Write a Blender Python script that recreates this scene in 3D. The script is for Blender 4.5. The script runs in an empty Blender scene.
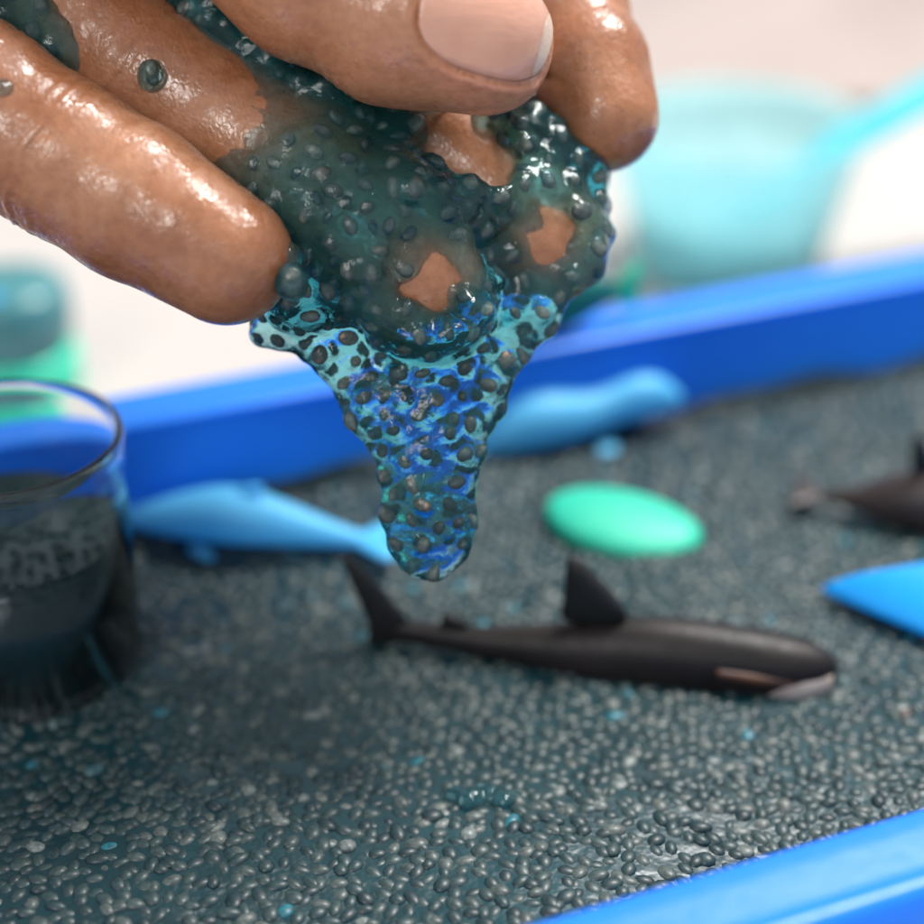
import bpy, math, random
import numpy as np
from mathutils import Vector, Matrix

random.seed(7)
rng = np.random.default_rng(7)
scene = bpy.context.scene
COL = scene.collection
R = math.radians

# ------------------------------------------------------------------ camera
ZS = 0.022                    # top of the slime in the tray (table top is z = 0)
ZR = 0.038                    # top of the tray's lip
CAMH = ZS + 0.139
PITCH = R(29.5)
FPX = 1850.0                  # focal length in photograph pixels (924 wide)
cam_d = bpy.data.cameras.new('camera')
cam = bpy.data.objects.new('camera', cam_d)
COL.objects.link(cam)
cam.location = (0, 0, CAMH)
cam.rotation_euler = (math.pi/2 - PITCH, 0, 0)
cam_d.sensor_width = 36.0
cam_d.lens = 36.0 * FPX / 924.0
cam_d.clip_start = 0.005
cam_d.clip_end = 20
cam_d.dof.use_dof = True
cam_d.dof.focus_distance = 0.203
cam_d.dof.aperture_fstop = 8.0
scene.camera = cam

# ------------------------------------------------------------------ light
world = bpy.data.worlds.new('World')
scene.world = world
world.use_nodes = True
bg = world.node_tree.nodes['Background']
bg.inputs[0].default_value = (0.86, 0.94, 1.0, 1)
bg.inputs[1].default_value = 0.50

def area_light(name, loc, target, sx, sy, power, col):
    d = bpy.data.lights.new(name, 'AREA')
    d.shape = 'RECTANGLE'; d.size = sx; d.size_y = sy
    d.energy = power; d.color = col
    o = bpy.data.objects.new(name, d); COL.objects.link(o)
    o.location = loc
    o.rotation_euler = (Vector(target) - Vector(loc)).to_track_quat('-Z', 'Y').to_euler()
    return o
area_light('window_light', (0.30, 0.50, 0.80), (0.0, 0.23, 0.04), 0.32, 0.28, 10.0, (1.0, 0.97, 0.94))
area_light('front_fill', (-0.34, -0.42, 0.66), (0.0, 0.24, 0.04), 0.30, 0.30, 2.6, (1.0, 0.95, 0.90))  # unseen fill lamp, added to brighten the sides facing the camera

scene.view_settings.view_transform = 'Standard'
scene.view_settings.look = 'None'
scene.view_settings.exposure = 0.42
scene.view_settings.gamma = 1.0
scene.view_settings.use_curve_mapping = False
scene.render.engine = 'CYCLES'
scene.cycles.use_denoising = True
scene.cycles.max_bounces = 14
scene.cycles.transmission_bounces = 12
scene.cycles.transparent_max_bounces = 12

# ------------------------------------------------------------------ geometry helpers
RIGHT = np.array([1.0, 0, 0])
UP = np.array([0, math.sin(PITCH), math.cos(PITCH)])
BACK = np.array([0, -math.cos(PITCH), math.sin(PITCH)])
CAMP = np.array([0, 0, CAMH])

def cs(px, py, d):
    """camera-space point (mm) of a photograph pixel at a depth in mm"""
    return np.array([(px-462)/FPX*d, -(py-462)/FPX*d, -d], float)
def cam2world(v):
    v = np.asarray(v, float)/1000.0
    return CAMP + v[..., 0:1]*RIGHT + v[..., 1:2]*UP + v[..., 2:3]*BACK
def ground(px, py, z):
    """where the line of sight meets the level plane z"""
    d = RIGHT*(px-462)/FPX - UP*(py-462)/FPX - BACK
    return CAMP + d*((z-CAMH)/d[2])

def new_mesh(name, verts, faces, smooth=True):
    me = bpy.data.meshes.new(name)
    verts = np.asarray(verts, np.float32)
    if isinstance(faces, np.ndarray):
        nf, k = faces.shape
        me.vertices.add(len(verts)); me.vertices.foreach_set('co', verts.ravel())
        me.loops.add(nf*k); me.loops.foreach_set('vertex_index', faces.astype(np.int32).ravel())
        me.polygons.add(nf)
        me.polygons.foreach_set('loop_start', np.arange(0, nf*k, k, dtype=np.int32))
        me.polygons.foreach_set('loop_total', np.full(nf, k, np.int32))
        me.update(calc_edges=True)
    else:
        me.from_pydata([tuple(map(float, v)) for v in verts], [], faces)
        me.update()
    if smooth:
        me.polygons.foreach_set('use_smooth', np.ones(len(me.polygons), bool))
    return me

def link(name, me, mat=None, parent=None):
    o = bpy.data.objects.new(name, me)
    COL.objects.link(o)
    if mat is not None and me is not None and len(me.materials) == 0:
        me.materials.append(mat)
    if parent is not None:
        o.parent = parent
    return o
def tag(o, label=None, cat=None, group=None, kind=None):
    if label: o['label'] = label
    if cat: o['category'] = cat
    if group: o['group'] = group
    if kind: o['kind'] = kind
    return o
def empty(name, loc, rz=0.0):
    o = bpy.data.objects.new(name, None); COL.objects.link(o)
    o.empty_display_size = 0.01
    o.location = loc; o.rotation_euler = (0, 0, rz)
    return o

def surface_nets(F, xs, ys, zs):
    inside = F < 0
    nx, ny, nz = F.shape
    cnt = np.zeros((nx-1, ny-1, nz-1), np.int8)
    offs = [(i, j, k) for i in (0, 1) for j in (0, 1) for k in (0, 1)]
    for i, j, k in offs:
        cnt += inside[i:nx-1+i, j:ny-1+j, k:nz-1+k]
    act = (cnt > 0) & (cnt < 8)
    I, J, K = np.nonzero(act)
    n = len(I)
    vid = np.full(act.shape, -1, np.int32); vid[I, J, K] = np.arange(n)
    vals = np.stack([F[I+i, J+j, K+k] for i, j, k in offs], 1)
    co = np.stack([np.stack([xs[I+i], ys[J+j], zs[K+k]], 1) for i, j, k in offs], 1)
    acc = np.zeros((n, 3)); num = np.zeros(n)
    for a in range(8):
        for b in range(a+1, 8):
            if sum(abs(offs[a][q]-offs[b][q]) for q in range(3)) != 1: continue
            va, vb = vals[:, a], vals[:, b]
            m = (va < 0) != (vb < 0)
            t = np.where(m, va/np.where(m, va-vb, 1), 0)
            p = co[:, a] + (co[:, b]-co[:, a])*t[:, None]
            acc += np.where(m[:, None], p, 0); num += m
    verts = acc/num[:, None]
    quads = []
    for ax in range(3):
        sl0 = [slice(None)]*3; sl1 = [slice(None)]*3
        sl0[ax] = slice(0, -1); sl1[ax] = slice(1, None)
        s0 = inside[tuple(sl0)]; s1 = inside[tuple(sl1)]
        E = np.argwhere(s0 != s1)
        u, v = (ax+1) % 3, (ax+2) % 3
        ok = (E[:, u] > 0) & (E[:, v] > 0) & (E[:, u] < F.shape[u]-1) & (E[:, v] < F.shape[v]-1)
        E = E[ok]
        flip = s0[E[:, 0], E[:, 1], E[:, 2]]
        def g(du, dv):
            c = E.copy(); c[:, u] -= du; c[:, v] -= dv
            return vid[c[:, 0], c[:, 1], c[:, 2]]
        q = np.stack([g(1, 1), g(0, 1), g(0, 0), g(1, 0)], 1)
        q[~flip] = q[~flip][:, ::-1]
        quads.append(q)
    return verts, np.concatenate(quads)

def eval_grid(fn, xs, ys, zs):
    F = np.empty((len(xs), len(ys), len(zs)), np.float32)
    YY, ZZ = np.meshgrid(ys, zs, indexing='ij')
    yz = np.stack([YY.ravel(), ZZ.ravel()], 1).astype(np.float32)
    step = max(1, int(400000/len(yz)))
    for i in range(0, len(xs), step):
        xx = xs[i:i+step].astype(np.float32)
        P = np.empty((len(xx), len(yz), 3), np.float32)
        P[:, :, 0] = xx[:, None]; P[:, :, 1:] = yz[None]
        F[i:i+step] = fn(P.reshape(-1, 3)).reshape(len(xx), len(ys), len(zs))
    return F

def smin(a, b, k):
    h = np.maximum(k-np.abs(a-b), 0)/k
    return np.minimum(a, b) - h*h*k*0.25
def cone(p, a, b, ra, rb, sq=None):
    a = a.astype(np.float32); b = b.astype(np.float32)
    d = b-a
    q = p-a
    t = np.clip((q@d)/np.float32(d@d+1e-9), 0, 1)
    r = q - t[:, None]*d
    if sq is not None:
        r = r*np.asarray(sq, np.float32)
    return np.sqrt((r*r).sum(1)) - (ra+(rb-ra)*t)
def chain(p, pts, k=1.5, sq=None):
    """pts: (camera-space point, radius mm)"""
    out = None
    for (a, ra), (b, rb) in zip(pts[:-1], pts[1:]):
        c = cone(p, a, b, ra, rb, sq)
        out = c if out is None else smin(out, c, k)
    return out

# ------------------------------------------------------------------ material helpers
def mat_new(name):
    m = bpy.data.materials.new(name); m.use_nodes = True
    return m, m.node_tree.nodes, m.node_tree.links, m.node_tree.nodes['Principled BSDF']
def add_noise(N, L, scale, detail=4, coord='Object', rough=0.55):
    tc = N.new('ShaderNodeTexCoord')
    n = N.new('ShaderNodeTexNoise'); n.inputs['Scale'].default_value = scale
    n.inputs['Detail'].default_value = detail; n.inputs['Roughness'].default_value = rough
    L.new(tc.outputs[coord], n.inputs['Vector'])
    return n
def ramp(N, L, src, stops):
    r = N.new('ShaderNodeValToRGB')
    while len(r.color_ramp.elements) < len(stops): r.color_ramp.elements.new(0.5)
    for e, (p, c) in zip(r.color_ramp.elements, stops):
        e.position = p; e.color = (*c, 1) if len(c) == 3 else c
    L.new(src, r.inputs['Fac'])
    return r
def bump(N, L, src, strength, dist, nrm=None):
    b = N.new('ShaderNodeBump'); b.inputs['Strength'].default_value = strength
    b.inputs['Distance'].default_value = dist
    L.new(src, b.inputs['Height'])
    if nrm is not None: L.new(nrm, b.inputs['Normal'])
    return b
def plastic(name, c, c2=None, rough=0.3, scale=60, bumpd=0.0002, sss=0.0, trans=0.0, transl=0.0):
    m, N, L, B = mat_new(name)
    n = add_noise(N, L, scale)
    c2 = c2 or tuple(x*0.8 for x in c)
    r = ramp(N, L, n.outputs['Fac'], [(0.3, c2), (0.7, c)])
    L.new(r.outputs['Color'], B.inputs['Base Color'])
    n2 = add_noise(N, L, scale*9, 3)
    rr = N.new('ShaderNodeMapRange'); rr.inputs['To Min'].default_value = rough*0.75; rr.inputs['To Max'].default_value = rough*1.35
    L.new(n2.outputs['Fac'], rr.inputs['Value']); L.new(rr.outputs['Result'], B.inputs['Roughness'])
    b = bump(N, L, n2.outputs['Fac'], 0.3, bumpd); L.new(b.outputs['Normal'], B.inputs['Normal'])
    if sss:
        B.inputs['Subsurface Weight'].default_value = sss
        B.inputs['Subsurface Radius'].default_value = (1, 1, 1); B.inputs['Subsurface Scale'].default_value = 0.003
    B.inputs['Transmission Weight'].default_value = trans
    if transl:
        tr = N.new('ShaderNodeBsdfTranslucent'); L.new(r.outputs['Color'], tr.inputs[0])
        ms = N.new('ShaderNodeMixShader'); ms.inputs[0].default_value = transl
        L.new(B.outputs[0], ms.inputs[1]); L.new(tr.outputs[0], ms.inputs[2])
        L.new(ms.outputs[0], N['Material Output'].inputs['Surface'])
    return m

# ------------------------------------------------------------------ materials
M = {}
M['tray'] = plastic('blue_plastic', (0.022, 0.29, 1.0), (0.018, 0.27, 0.98), rough=0.30, scale=40, transl=0.30)
M['table'] = plastic('white_table', (0.50, 0.455, 0.43), (0.475, 0.435, 0.41), rough=0.55, scale=9)
M['cloth'] = plastic('pale_pink_cloth', (0.40, 0.335, 0.31), (0.33, 0.275, 0.255), rough=0.9, scale=14)
M['shark'] = plastic('dark_grey_rubber', (0.016, 0.011, 0.0105), (0.005, 0.004, 0.004), rough=0.46, scale=120)
M['shark'].node_tree.nodes['Principled BSDF'].inputs['Specular IOR Level'].default_value = 0.3
M['fin'] = plastic('black_rubber', (0.005, 0.005, 0.005), (0.003, 0.003, 0.003), rough=0.55, scale=150)
M['whale_brown'] = plastic('brown_rubber', (0.036, 0.022, 0.021), (0.020, 0.013, 0.013), rough=0.45, scale=120)
M['pale'] = plastic('pale_grey_rubber', (0.46, 0.40, 0.36), (0.24, 0.19, 0.17), rough=0.4, scale=200)
M['rust'] = plastic('orange_brown_rubber', (0.10, 0.036, 0.016), (0.04, 0.018, 0.012), rough=0.45, scale=200)
M['sky_toy'] = plastic('sky_blue_plastic', (0.15, 0.66, 1.0), (0.11, 0.61, 0.98), rough=0.45, scale=80, transl=0.35)
M['ray'] = plastic('bright_blue_plastic', (0.004, 0.42, 0.97), (0.003, 0.36, 0.92), rough=0.4, scale=80, transl=0.2)
M['mint'] = plastic('mint_green_plastic', (0.03, 0.54, 0.36), (0.012, 0.48, 0.32), rough=0.5, scale=70, sss=0.0)
M['green'] = plastic('bright_green_plastic', (0.03, 0.72, 0.45), (0.01, 0.6, 0.38), rough=0.25, scale=60)
M['teal_grey'] = plastic('teal_grey_plastic', (0.07, 0.24, 0.26), (0.04, 0.18, 0.20), rough=0.3, scale=60)
M['teal'] = plastic('teal_plastic', (0.07, 0.50, 0.58), (0.055, 0.45, 0.53), rough=0.3, scale=40)
M['dark_teal'] = plastic('dark_teal_plastic', (0.0, 0.18, 0.17), (0.0, 0.11, 0.11), rough=0.35, scale=90)

def make_skin():
    m, N, L, B = mat_new('wet_skin')
    n1 = add_noise(N, L, 45, 6, rough=0.6)
    r1 = ramp(N, L, n1.outputs['Fac'], [(0.30, (0.25, 0.088, 0.036)), (0.46, (0.35, 0.146, 0.070)), (0.58, (0.43, 0.198, 0.104)), (0.72, (0.51, 0.222, 0.136))])
    n2 = add_noise(N, L, 900, 5)
    r2 = ramp(N, L, n2.outputs['Fac'], [(0.33, (0.84, 0.80, 0.77)), (0.60, (1.0, 1.0, 1.0))])
    mx = N.new('ShaderNodeMix'); mx.data_type = 'RGBA'; mx.blend_type = 'MULTIPLY'; mx.inputs['Factor'].default_value = 1
    L.new(r1.outputs['Color'], mx.inputs['A']); L.new(r2.outputs['Color'], mx.inputs['B'])
    L.new(mx.outputs['Result'], B.inputs['Base Color'])
    B.inputs['Subsurface Weight'].default_value = 0.25
    B.inputs['Subsurface Radius'].default_value = (1.0, 0.35, 0.2)
    B.inputs['Subsurface Scale'].default_value = 0.0014
    # wet film comes and goes over the skin
    n3 = add_noise(N, L, 240, 5, rough=0.7)
    r3 = ramp(N, L, n3.outputs['Fac'], [(0.42, (0.20,)*3), (0.58, (0.58,)*3)])
    L.new(r3.outputs['Color'], B.inputs['Roughness'])
    r4 = ramp(N, L, n3.outputs['Fac'], [(0.40, (0.55,)*3), (0.55, (0.0,)*3)])
    L.new(r4.outputs['Color'], B.inputs['Coat Weight'])
    B.inputs['Coat Roughness'].default_value = 0.12
    # skin lines and pores
    tc = N.new('ShaderNodeTexCoord'); mp = N.new('ShaderNodeMapping')
    mp.inputs['Rotation'].default_value = (0.2, 0.5, R(35)); mp.inputs['Scale'].default_value = (1.1, 0.7, 0.9)
    L.new(tc.outputs['Object'], mp.inputs['Vector'])
    v = N.new('ShaderNodeTexVoronoi'); v.feature = 'DISTANCE_TO_EDGE'; v.inputs['Scale'].default_value = 1500
    L.new(mp.outputs['Vector'], v.inputs['Vector'])
    v2 = N.new('ShaderNodeTexVoronoi'); v2.feature = 'DISTANCE_TO_EDGE'; v2.inputs['Scale'].default_value = 520
    L.new(mp.outputs['Vector'], v2.inputs['Vector'])
    b1 = bump(N, L, v.outputs['Distance'], 0.26, 0.0003)
    b2 = bump(N, L, v2.outputs['Distance'], 0.12, 0.0005, b1.outputs['Normal'])
    b3 = bump(N, L, n2.outputs['Fac'], 0.20, 0.0004, b2.outputs['Normal'])
    L.new(b3.outputs['Normal'], B.inputs['Normal'])
    L.new(b3.outputs['Normal'], B.inputs['Coat Normal'])
    return m
M['skin'] = make_skin()
M['nail'] = plastic('finger_nail', (0.62, 0.34, 0.25), (0.57, 0.29, 0.21), rough=0.14, scale=300, sss=0.2)
_N = M['nail'].node_tree.nodes; _L = M['nail'].node_tree.links
_tc = _N.new('ShaderNodeTexCoord'); _mp = _N.new('ShaderNodeMapping'); _mp.inputs['Scale'].default_value = (60, 1400, 1400); _mp.inputs['Rotation'].default_value = (0, R(-14), 0)
_n = _N.new('ShaderNodeTexNoise'); _n.inputs['Scale'].default_value = 1.0
_L.new(_tc.outputs['Object'], _mp.inputs['Vector']); _L.new(_mp.outputs['Vector'], _n.inputs['Vector'])
_b = bump(_N, _L, _n.outputs['Fac'], 0.25, 0.0003); _L.new(_b.outputs['Normal'], _N['Principled BSDF'].inputs['Normal'])
M['nail_edge'] = plastic('nail_tip', (0.62, 0.47, 0.38), (0.56, 0.42, 0.33), rough=0.25, scale=300, sss=0.2)

def make_gel(name, dens, murk):
    m, N, L, B = mat_new(name)
    out = N['Material Output']
    B.inputs['Base Color'].default_value = (0.86, 0.97, 0.98, 1)
    B.inputs['Transmission Weight'].default_value = 1.0
    B.inputs['Roughness'].default_value = 0.015
    B.inputs['IOR'].default_value = 1.34
    n = add_noise(N, L, 520, 4)
    b = bump(N, L, n.outputs['Fac'], 0.45, 0.0008)
    L.new(b.outputs['Normal'], B.inputs['Normal'])
    # cloudy jelly: some light is scattered inside
    D = N.new('ShaderNodeBsdfPrincipled')
    D.inputs['Base Color'].default_value = (0.045, 0.30, 0.35, 1)
    D.inputs['Roughness'].default_value = 0.05
    L.new(b.outputs['Normal'], D.inputs['Normal'])
    n2 = add_noise(N, L, 130, 3)
    mr = N.new('ShaderNodeMapRange'); mr.inputs['From Min'].default_value = 0.3; mr.inputs['From Max'].default_value = 0.7
    mr.inputs['To Min'].default_value = murk*0.4; mr.inputs['To Max'].default_value = murk*1.6
    L.new(n2.outputs['Fac'], mr.inputs['Value'])
    mix = N.new('ShaderNodeMixShader')
    L.new(mr.outputs['Result'], mix.inputs[0]); L.new(B.outputs[0], mix.inputs[1]); L.new(D.outputs[0], mix.inputs[2])
    L.new(mix.outputs[0], out.inputs['Surface'])
    va = N.new('ShaderNodeVolumeAbsorption')
    va.inputs['Color'].default_value = (0.0, 0.72, 0.80, 1)
    va.inputs['Density'].default_value = dens
    L.new(va.outputs[0], out.inputs['Volume'])
    return m
M['gel'] = make_gel('teal_jelly', 230, 0.085)

def make_seed(name, teal):
    m, N, L, B = mat_new(name)
    at = N.new('ShaderNodeAttribute'); at.attribute_name = 'tone'
    r1 = ramp(N, L, at.outputs['Fac'], teal)
    r1.color_ramp.interpolation = 'LINEAR'
    g = N.new('ShaderNodeNewGeometry')
    n = N.new('ShaderNodeTexNoise'); n.inputs['Scale'].default_value = 1900; n.inputs['Detail'].default_value = 3
    L.new(g.outputs['Position'], n.inputs['Vector'])
    r2 = ramp(N, L, n.outputs['Fac'], [(0.36, (0.55, 0.56, 0.57)), (0.56, (1.0, 1.0, 1.0)), (0.75, (1.25, 1.22, 1.2))])
    mx = N.new('ShaderNodeMix'); mx.data_type = 'RGBA'; mx.blend_type = 'MULTIPLY'; mx.inputs['Factor'].default_value = 1
    L.new(r1.outputs['Color'], mx.inputs['A']); L.new(r2.outputs['Color'], mx.inputs['B'])
    L.new(mx.outputs['Result'], B.inputs['Base Color'])
    B.inputs['Roughness'].default_value = 0.50
    B.inputs['Coat Weight'].default_value = 0.12
    B.inputs['Coat Roughness'].default_value = 0.18
    return m
M['bed_seed'] = make_seed('soaked_chia_seed', [(0.0, (0.003, 0.022, 0.027)), (0.35, (0.008, 0.035, 0.040)), (0.75, (0.025, 0.051, 0.051)), (0.93, (0.080, 0.098, 0.090)),
                                               (0.98, (0.15, 0.175, 0.165)), (0.985, (0.012, 0.10, 0.125)), (0.995, (0.01, 0.16, 0.21)), (1.0, (0.07, 0.035, 0.02))])  # the few cyan tones paint bright glints into the seed colour
M['gel_seed'] = make_seed('dark_chia_seed', [(0.0, (0.045, 0.038, 0.036)), (0.5, (0.13, 0.092, 0.075)), (1.0, (0.32, 0.22, 0.165))])

def make_bed():
    m, N, L, B = mat_new('teal_slime')
    n = add_noise(N, L, 45, 5)
    r = ramp(N, L, n.outputs['Fac'], [(0.3, (0.0008, 0.018, 0.024)), (0.7, (0.003, 0.040, 0.050))])
    L.new(r.outputs['Color'], B.inputs['Base Color'])
    B.inputs['Roughness'].default_value = 0.34
    n2 = add_noise(N, L, 420, 2)
    b = bump(N, L, n2.outputs['Fac'], 0.35, 0.0008); L.new(b.outputs['Normal'], B.inputs['Normal'])
    return m
M['bed'] = make_bed()

def make_glass(name, col, rough=0.0, ior=1.45, murk=0.0, murkcol=(0.1, 0.6, 0.65)):
    m, N, L, B = mat_new(name)
    B.inputs['Base Color'].default_value = (*col, 1)
    B.inputs['Transmission Weight'].default_value = 1.0
    B.inputs['Roughness'].default_value = rough
    B.inputs['IOR'].default_value = ior
    n = add_noise(N, L, 30, 2)
    b = bump(N, L, n.outputs['Fac'], 0.15, 0.001); L.new(b.outputs['Normal'], B.inputs['Normal'])
    if murk:
        tr = N.new('ShaderNodeBsdfTranslucent'); tr.inputs[0].default_value = (*murkcol, 1)
        df = N.new('ShaderNodeBsdfDiffuse'); df.inputs[0].default_value = (*murkcol, 1)
        m1 = N.new('ShaderNodeMixShader'); m1.inputs[0].default_value = 0.5
        L.new(tr.outputs[0], m1.inputs[1]); L.new(df.outputs[0], m1.inputs[2])
        m2 = N.new('ShaderNodeMixShader'); m2.inputs[0].default_value = murk
        L.new(B.outputs[0], m2.inputs[1]); L.new(m1.outputs[0], m2.inputs[2])
        L.new(m2.outputs[0], N['Material Output'].inputs['Surface'])
    return m
M['glass'] = make_glass('clear_glass', (0.93, 0.97, 0.98))
M['cup'] = make_glass('clear_turquoise_plastic', (0.84, 0.99, 1.0), rough=0.10, ior=1.2, murk=0.42, murkcol=(0.50, 0.92, 0.96))

# ------------------------------------------------------------------ the setting: table and cloth
def grid_mesh(name, x0, x1, y0, y1, nx, ny, fz):
    X, Y = np.meshgrid(np.linspace(x0, x1, nx), np.linspace(y0, y1, ny), indexing='ij')
    V = np.stack([X, Y, fz(X, Y)], -1).reshape(-1, 3)
    idx = np.arange(nx*ny).reshape(nx, ny)
    Fq = np.stack([idx[:-1, :-1], idx[1:, :-1], idx[1:, 1:], idx[:-1, 1:]], -1).reshape(-1, 4)
    return V, Fq
V, Fq = grid_mesh('table_top', -1.6, 1.6, -0.7, 2.4, 12, 12, lambda X, Y: X*0)
tag(link('table_top', new_mesh('table_top', V, Fq), M['table']), kind='structure')

def cloth_z(X, Y):
    z = 0.010 + 0.004*np.sin(X*31+Y*17+1.0) + 0.005*np.sin(X*13-Y*37) + 0.003*np.sin(X*61+Y*9+2*np.sin(Y*22))
    z += 0.012*np.exp(-((X*0.8-Y+0.42)/0.018)**2) + 0.010*np.exp(-((X*1.6-Y+0.24)/0.02)**2) + 0.010*np.exp(-((X*2.4-Y+0.1)/0.03)**2)
    e = np.clip((Y-0.455-0.02*np.sin(X*9))/0.05, 0, 1)
    return 0.002 + np.maximum(z, 0.002)*e
V, Fq = grid_mesh('cloth', -0.55, 0.75, 0.455, 1.25, 150, 110, cloth_z)
V[:, 1] += 0.02*np.sin(V[:, 0]*9)
c = link('folded_cloth', new_mesh('folded_cloth', V, Fq), M['cloth'])
sol = c.modifiers.new('thickness', 'SOLIDIFY'); sol.thickness = 0.0015; sol.offset = 1
tag(c, 'pale pink wrinkled cloth lying on the white table behind the cup', 'cloth')

# ------------------------------------------------------------------ the blue tray
TA = R(22.4)
TU = np.array([math.cos(TA), math.sin(TA)]); TV = np.array([-math.sin(TA), math.cos(TA)])
v_front = np.mean([ground(x, y, ZR)[:2]@TV for x, y in ((540, 924), (732, 867), (924, 810))])
v_back = np.mean([ground(x, y, ZS)[:2]@TV for x, y in ((924, 372), (700, 414), (300, 478))])
u_left = ground(-40, 560, ZS)[:2]@TU - 0.045
u_right = ground(960, 420, ZS)[:2]@TU + 0.045
print('tray', v_front, v_back, u_left, u_right)
TC = TU*(u_left+u_right)/2 + TV*(v_front+v_back)/2
TLX, TLY = (u_right-u_left)/2, (v_back-v_front)/2

def rrect(hx, hy, r, n=8):
    pts = []
    for cx, cy, a0 in ((hx-r, hy-r, 0), (-hx+r, hy-r, 90), (-hx+r, -hy+r, 180), (hx-r, -hy+r, 270)):
        for i in range(n+1):
            a = R(a0+90*i/n); pts.append((cx+r*math.cos(a), cy+r*math.sin(a)))
    return pts
# profile: (outward offset from the inner lip edge, height)
def sweep(profile, close_bottom=None):
    V, F = [], []
    nper = None
    for off, z in profile:
        ring = rrect(TLX+off, TLY+off, 0.016+max(off, -0.008))
        nper = len(ring)
        V += [(x, y, z) for x, y in ring]
    for i in range(len(profile)-1):
        for j in range(nper):
            k = (j+1) % nper
            F.append([i*nper+j, i*nper+k, (i+1)*nper+k, (i+1)*nper+j][::-1])
    return V, F, nper
W = 0.001
prof_body = [(-0.004, 0.0026), (-0.0016, 0.0032), (-0.0006, 0.006), (0.0, ZR-0.0014)]
prof_out = [(0.0022, ZR-0.0014), (0.0016, 0.006), (0.0004, 0.001), (-0.003, 0.0006)]
Vb, Fb, n = sweep(prof_body)
Fb.append(list(range(n)))                      # floor of the tray, seen from inside
Vo, Fo, _ = sweep(prof_out)
off = len(Vb)
Vb += Vo; Fb += [[i+off for i in f] for f in Fo]
Fb.append([off+3*n+i for i in range(n)][::-1])
tray = empty('blue_tray', (TC[0], TC[1], 0), TA)
tag(tray, 'shallow bright blue plastic tray full of seedy teal slime', 'tray')
link('basin', new_mesh('basin', Vb, Fb), M['tray'], tray)
# the lip: flat top, rolled bead, skirt
prof_lip = [(0.0026, ZR-0.0016), (0.0006, ZR-0.0016), (-0.0004, ZR-0.0011), (-0.0005, ZR-0.0004), (0.0, ZR), (0.0006, ZR+0.0002)]
prof_lip += [(0.0006+0.0070*t, ZR+0.0002-0.0004*t) for t in (0.3, 0.6, 0.85, 1.0)]
prof_lip += [(0.0082, ZR+0.0001), (0.0088, ZR+0.0002), (0.0096, ZR-0.0001), (0.0102, ZR-0.0009), (0.0108, ZR-0.0040), (0.0116, ZR-0.0085), (0.0112, ZR-0.0088), (0.0098, ZR-0.0040), (0.0090, ZR-0.0018), (0.0026, ZR-0.0016)]
Vl, Fl, n = sweep(prof_lip)
link('lip', new_mesh('lip', Vl, Fl), M['tray'], tray)

# ------------------------------------------------------------------ slime bed in the tray
def bed_z(X, Y):
    return (ZS + 0.0006*np.sin(X*70+Y*40) + 0.0005*np.sin(X*110-Y*90+1.3) + 0.0004*np.sin(X*31+Y*160)
            )
def clamp_rr(X, Y, hx, hy, r):
    qx = np.clip(X, -(hx-r), hx-r); qy = np.clip(Y, -(hy-r), hy-r)
    dx, dy = X-qx, Y-qy
    d = np.hypot(dx, dy); s = np.where(d > r, r/np.maximum(d, 1e-9), 1)
    return qx+dx*s, qy+dy*s
V, Fq = grid_mesh('bed', -TLX-0.0008, TLX+0.0008, -TLY-0.0008, TLY+0.0008, 300, 150, lambda X, Y: X*0)
V[:, 0], V[:, 1] = clamp_rr(V[:, 0], V[:, 1], TLX+0.0008, TLY+0.0008, 0.016)
V[:, 2] = bed_z(V[:, 0], V[:, 1])
edge = (np.abs(V[:, 0]) > TLX) | (np.abs(V[:, 1]) > TLY)      # sheet edge raised along the tray wall, a dark band at its foot
V[edge, 2] += 0.0036+0.0008*np.sin(V[edge, 0]*140)+0.0006*np.sin(V[edge, 0]*310+1)
bed = link('slime_bed', new_mesh('slime_bed', V, Fq), M['bed'])
bed.location = (TC[0], TC[1], 0); bed.rotation_euler = (0, 0, TA)
tag(bed, 'sheet of dark teal chia seed slime filling the blue tray', 'slime')

def uv_ellipsoid(nseg, nring):
    V = [(0, 0, 1)]
    for i in range(1, nring):
        t = math.pi*i/nring
        for j in range(nseg):
            a = 2*math.pi*j/nseg
            V.append((math.sin(t)*math.cos(a), math.sin(t)*math.sin(a), math.cos(t)))
    V.append((0, 0, -1))
    F = []
    for j in range(nseg):
        k = (j+1) % nseg
        F.append((0, 1+j, 1+k))
        for i in range(nring-2):
            a, b, c, d = 1+i*nseg+j, 1+i*nseg+k, 1+(i+1)*nseg+k, 1+(i+1)*nseg+j
            F.append((a, d, c)); F.append((a, c, b))
        l = 1+(nring-2)*nseg
        F.append((len(V)-1, l+k, l+j))
    return np.array(V, np.float32), np.array(F, np.int32)
EV, EF = uv_ellipsoid(9, 6)
def set_tone(me, vals):
    a = me.attributes.new('tone', 'FLOAT', 'POINT')
    a.data.foreach_set('value', np.asarray(vals, np.float32))
def seed_xforms(n, base, jitter, tilt):
    """rotation*scale matrices, n of them"""
    yaw = rng.uniform(0, 2*np.pi, n); rx = rng.normal(0, tilt, n); ry = rng.normal(0, tilt, n)
    S = np.asarray(base)*(1+rng.normal(0, jitter, (n, 3)))*(1+rng.normal(0, jitter, (n, 1)))
    out = np.zeros((n, 3, 3))
    for i in range(n):
        Rm = (Matrix.Rotation(yaw[i], 3, 'Z')@Matrix.Rotation(rx[i], 3, 'X')@Matrix.Rotation(ry[i], 3, 'Y'))
        out[i] = np.array(Rm)*S[i][None, :]
    return out
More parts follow.
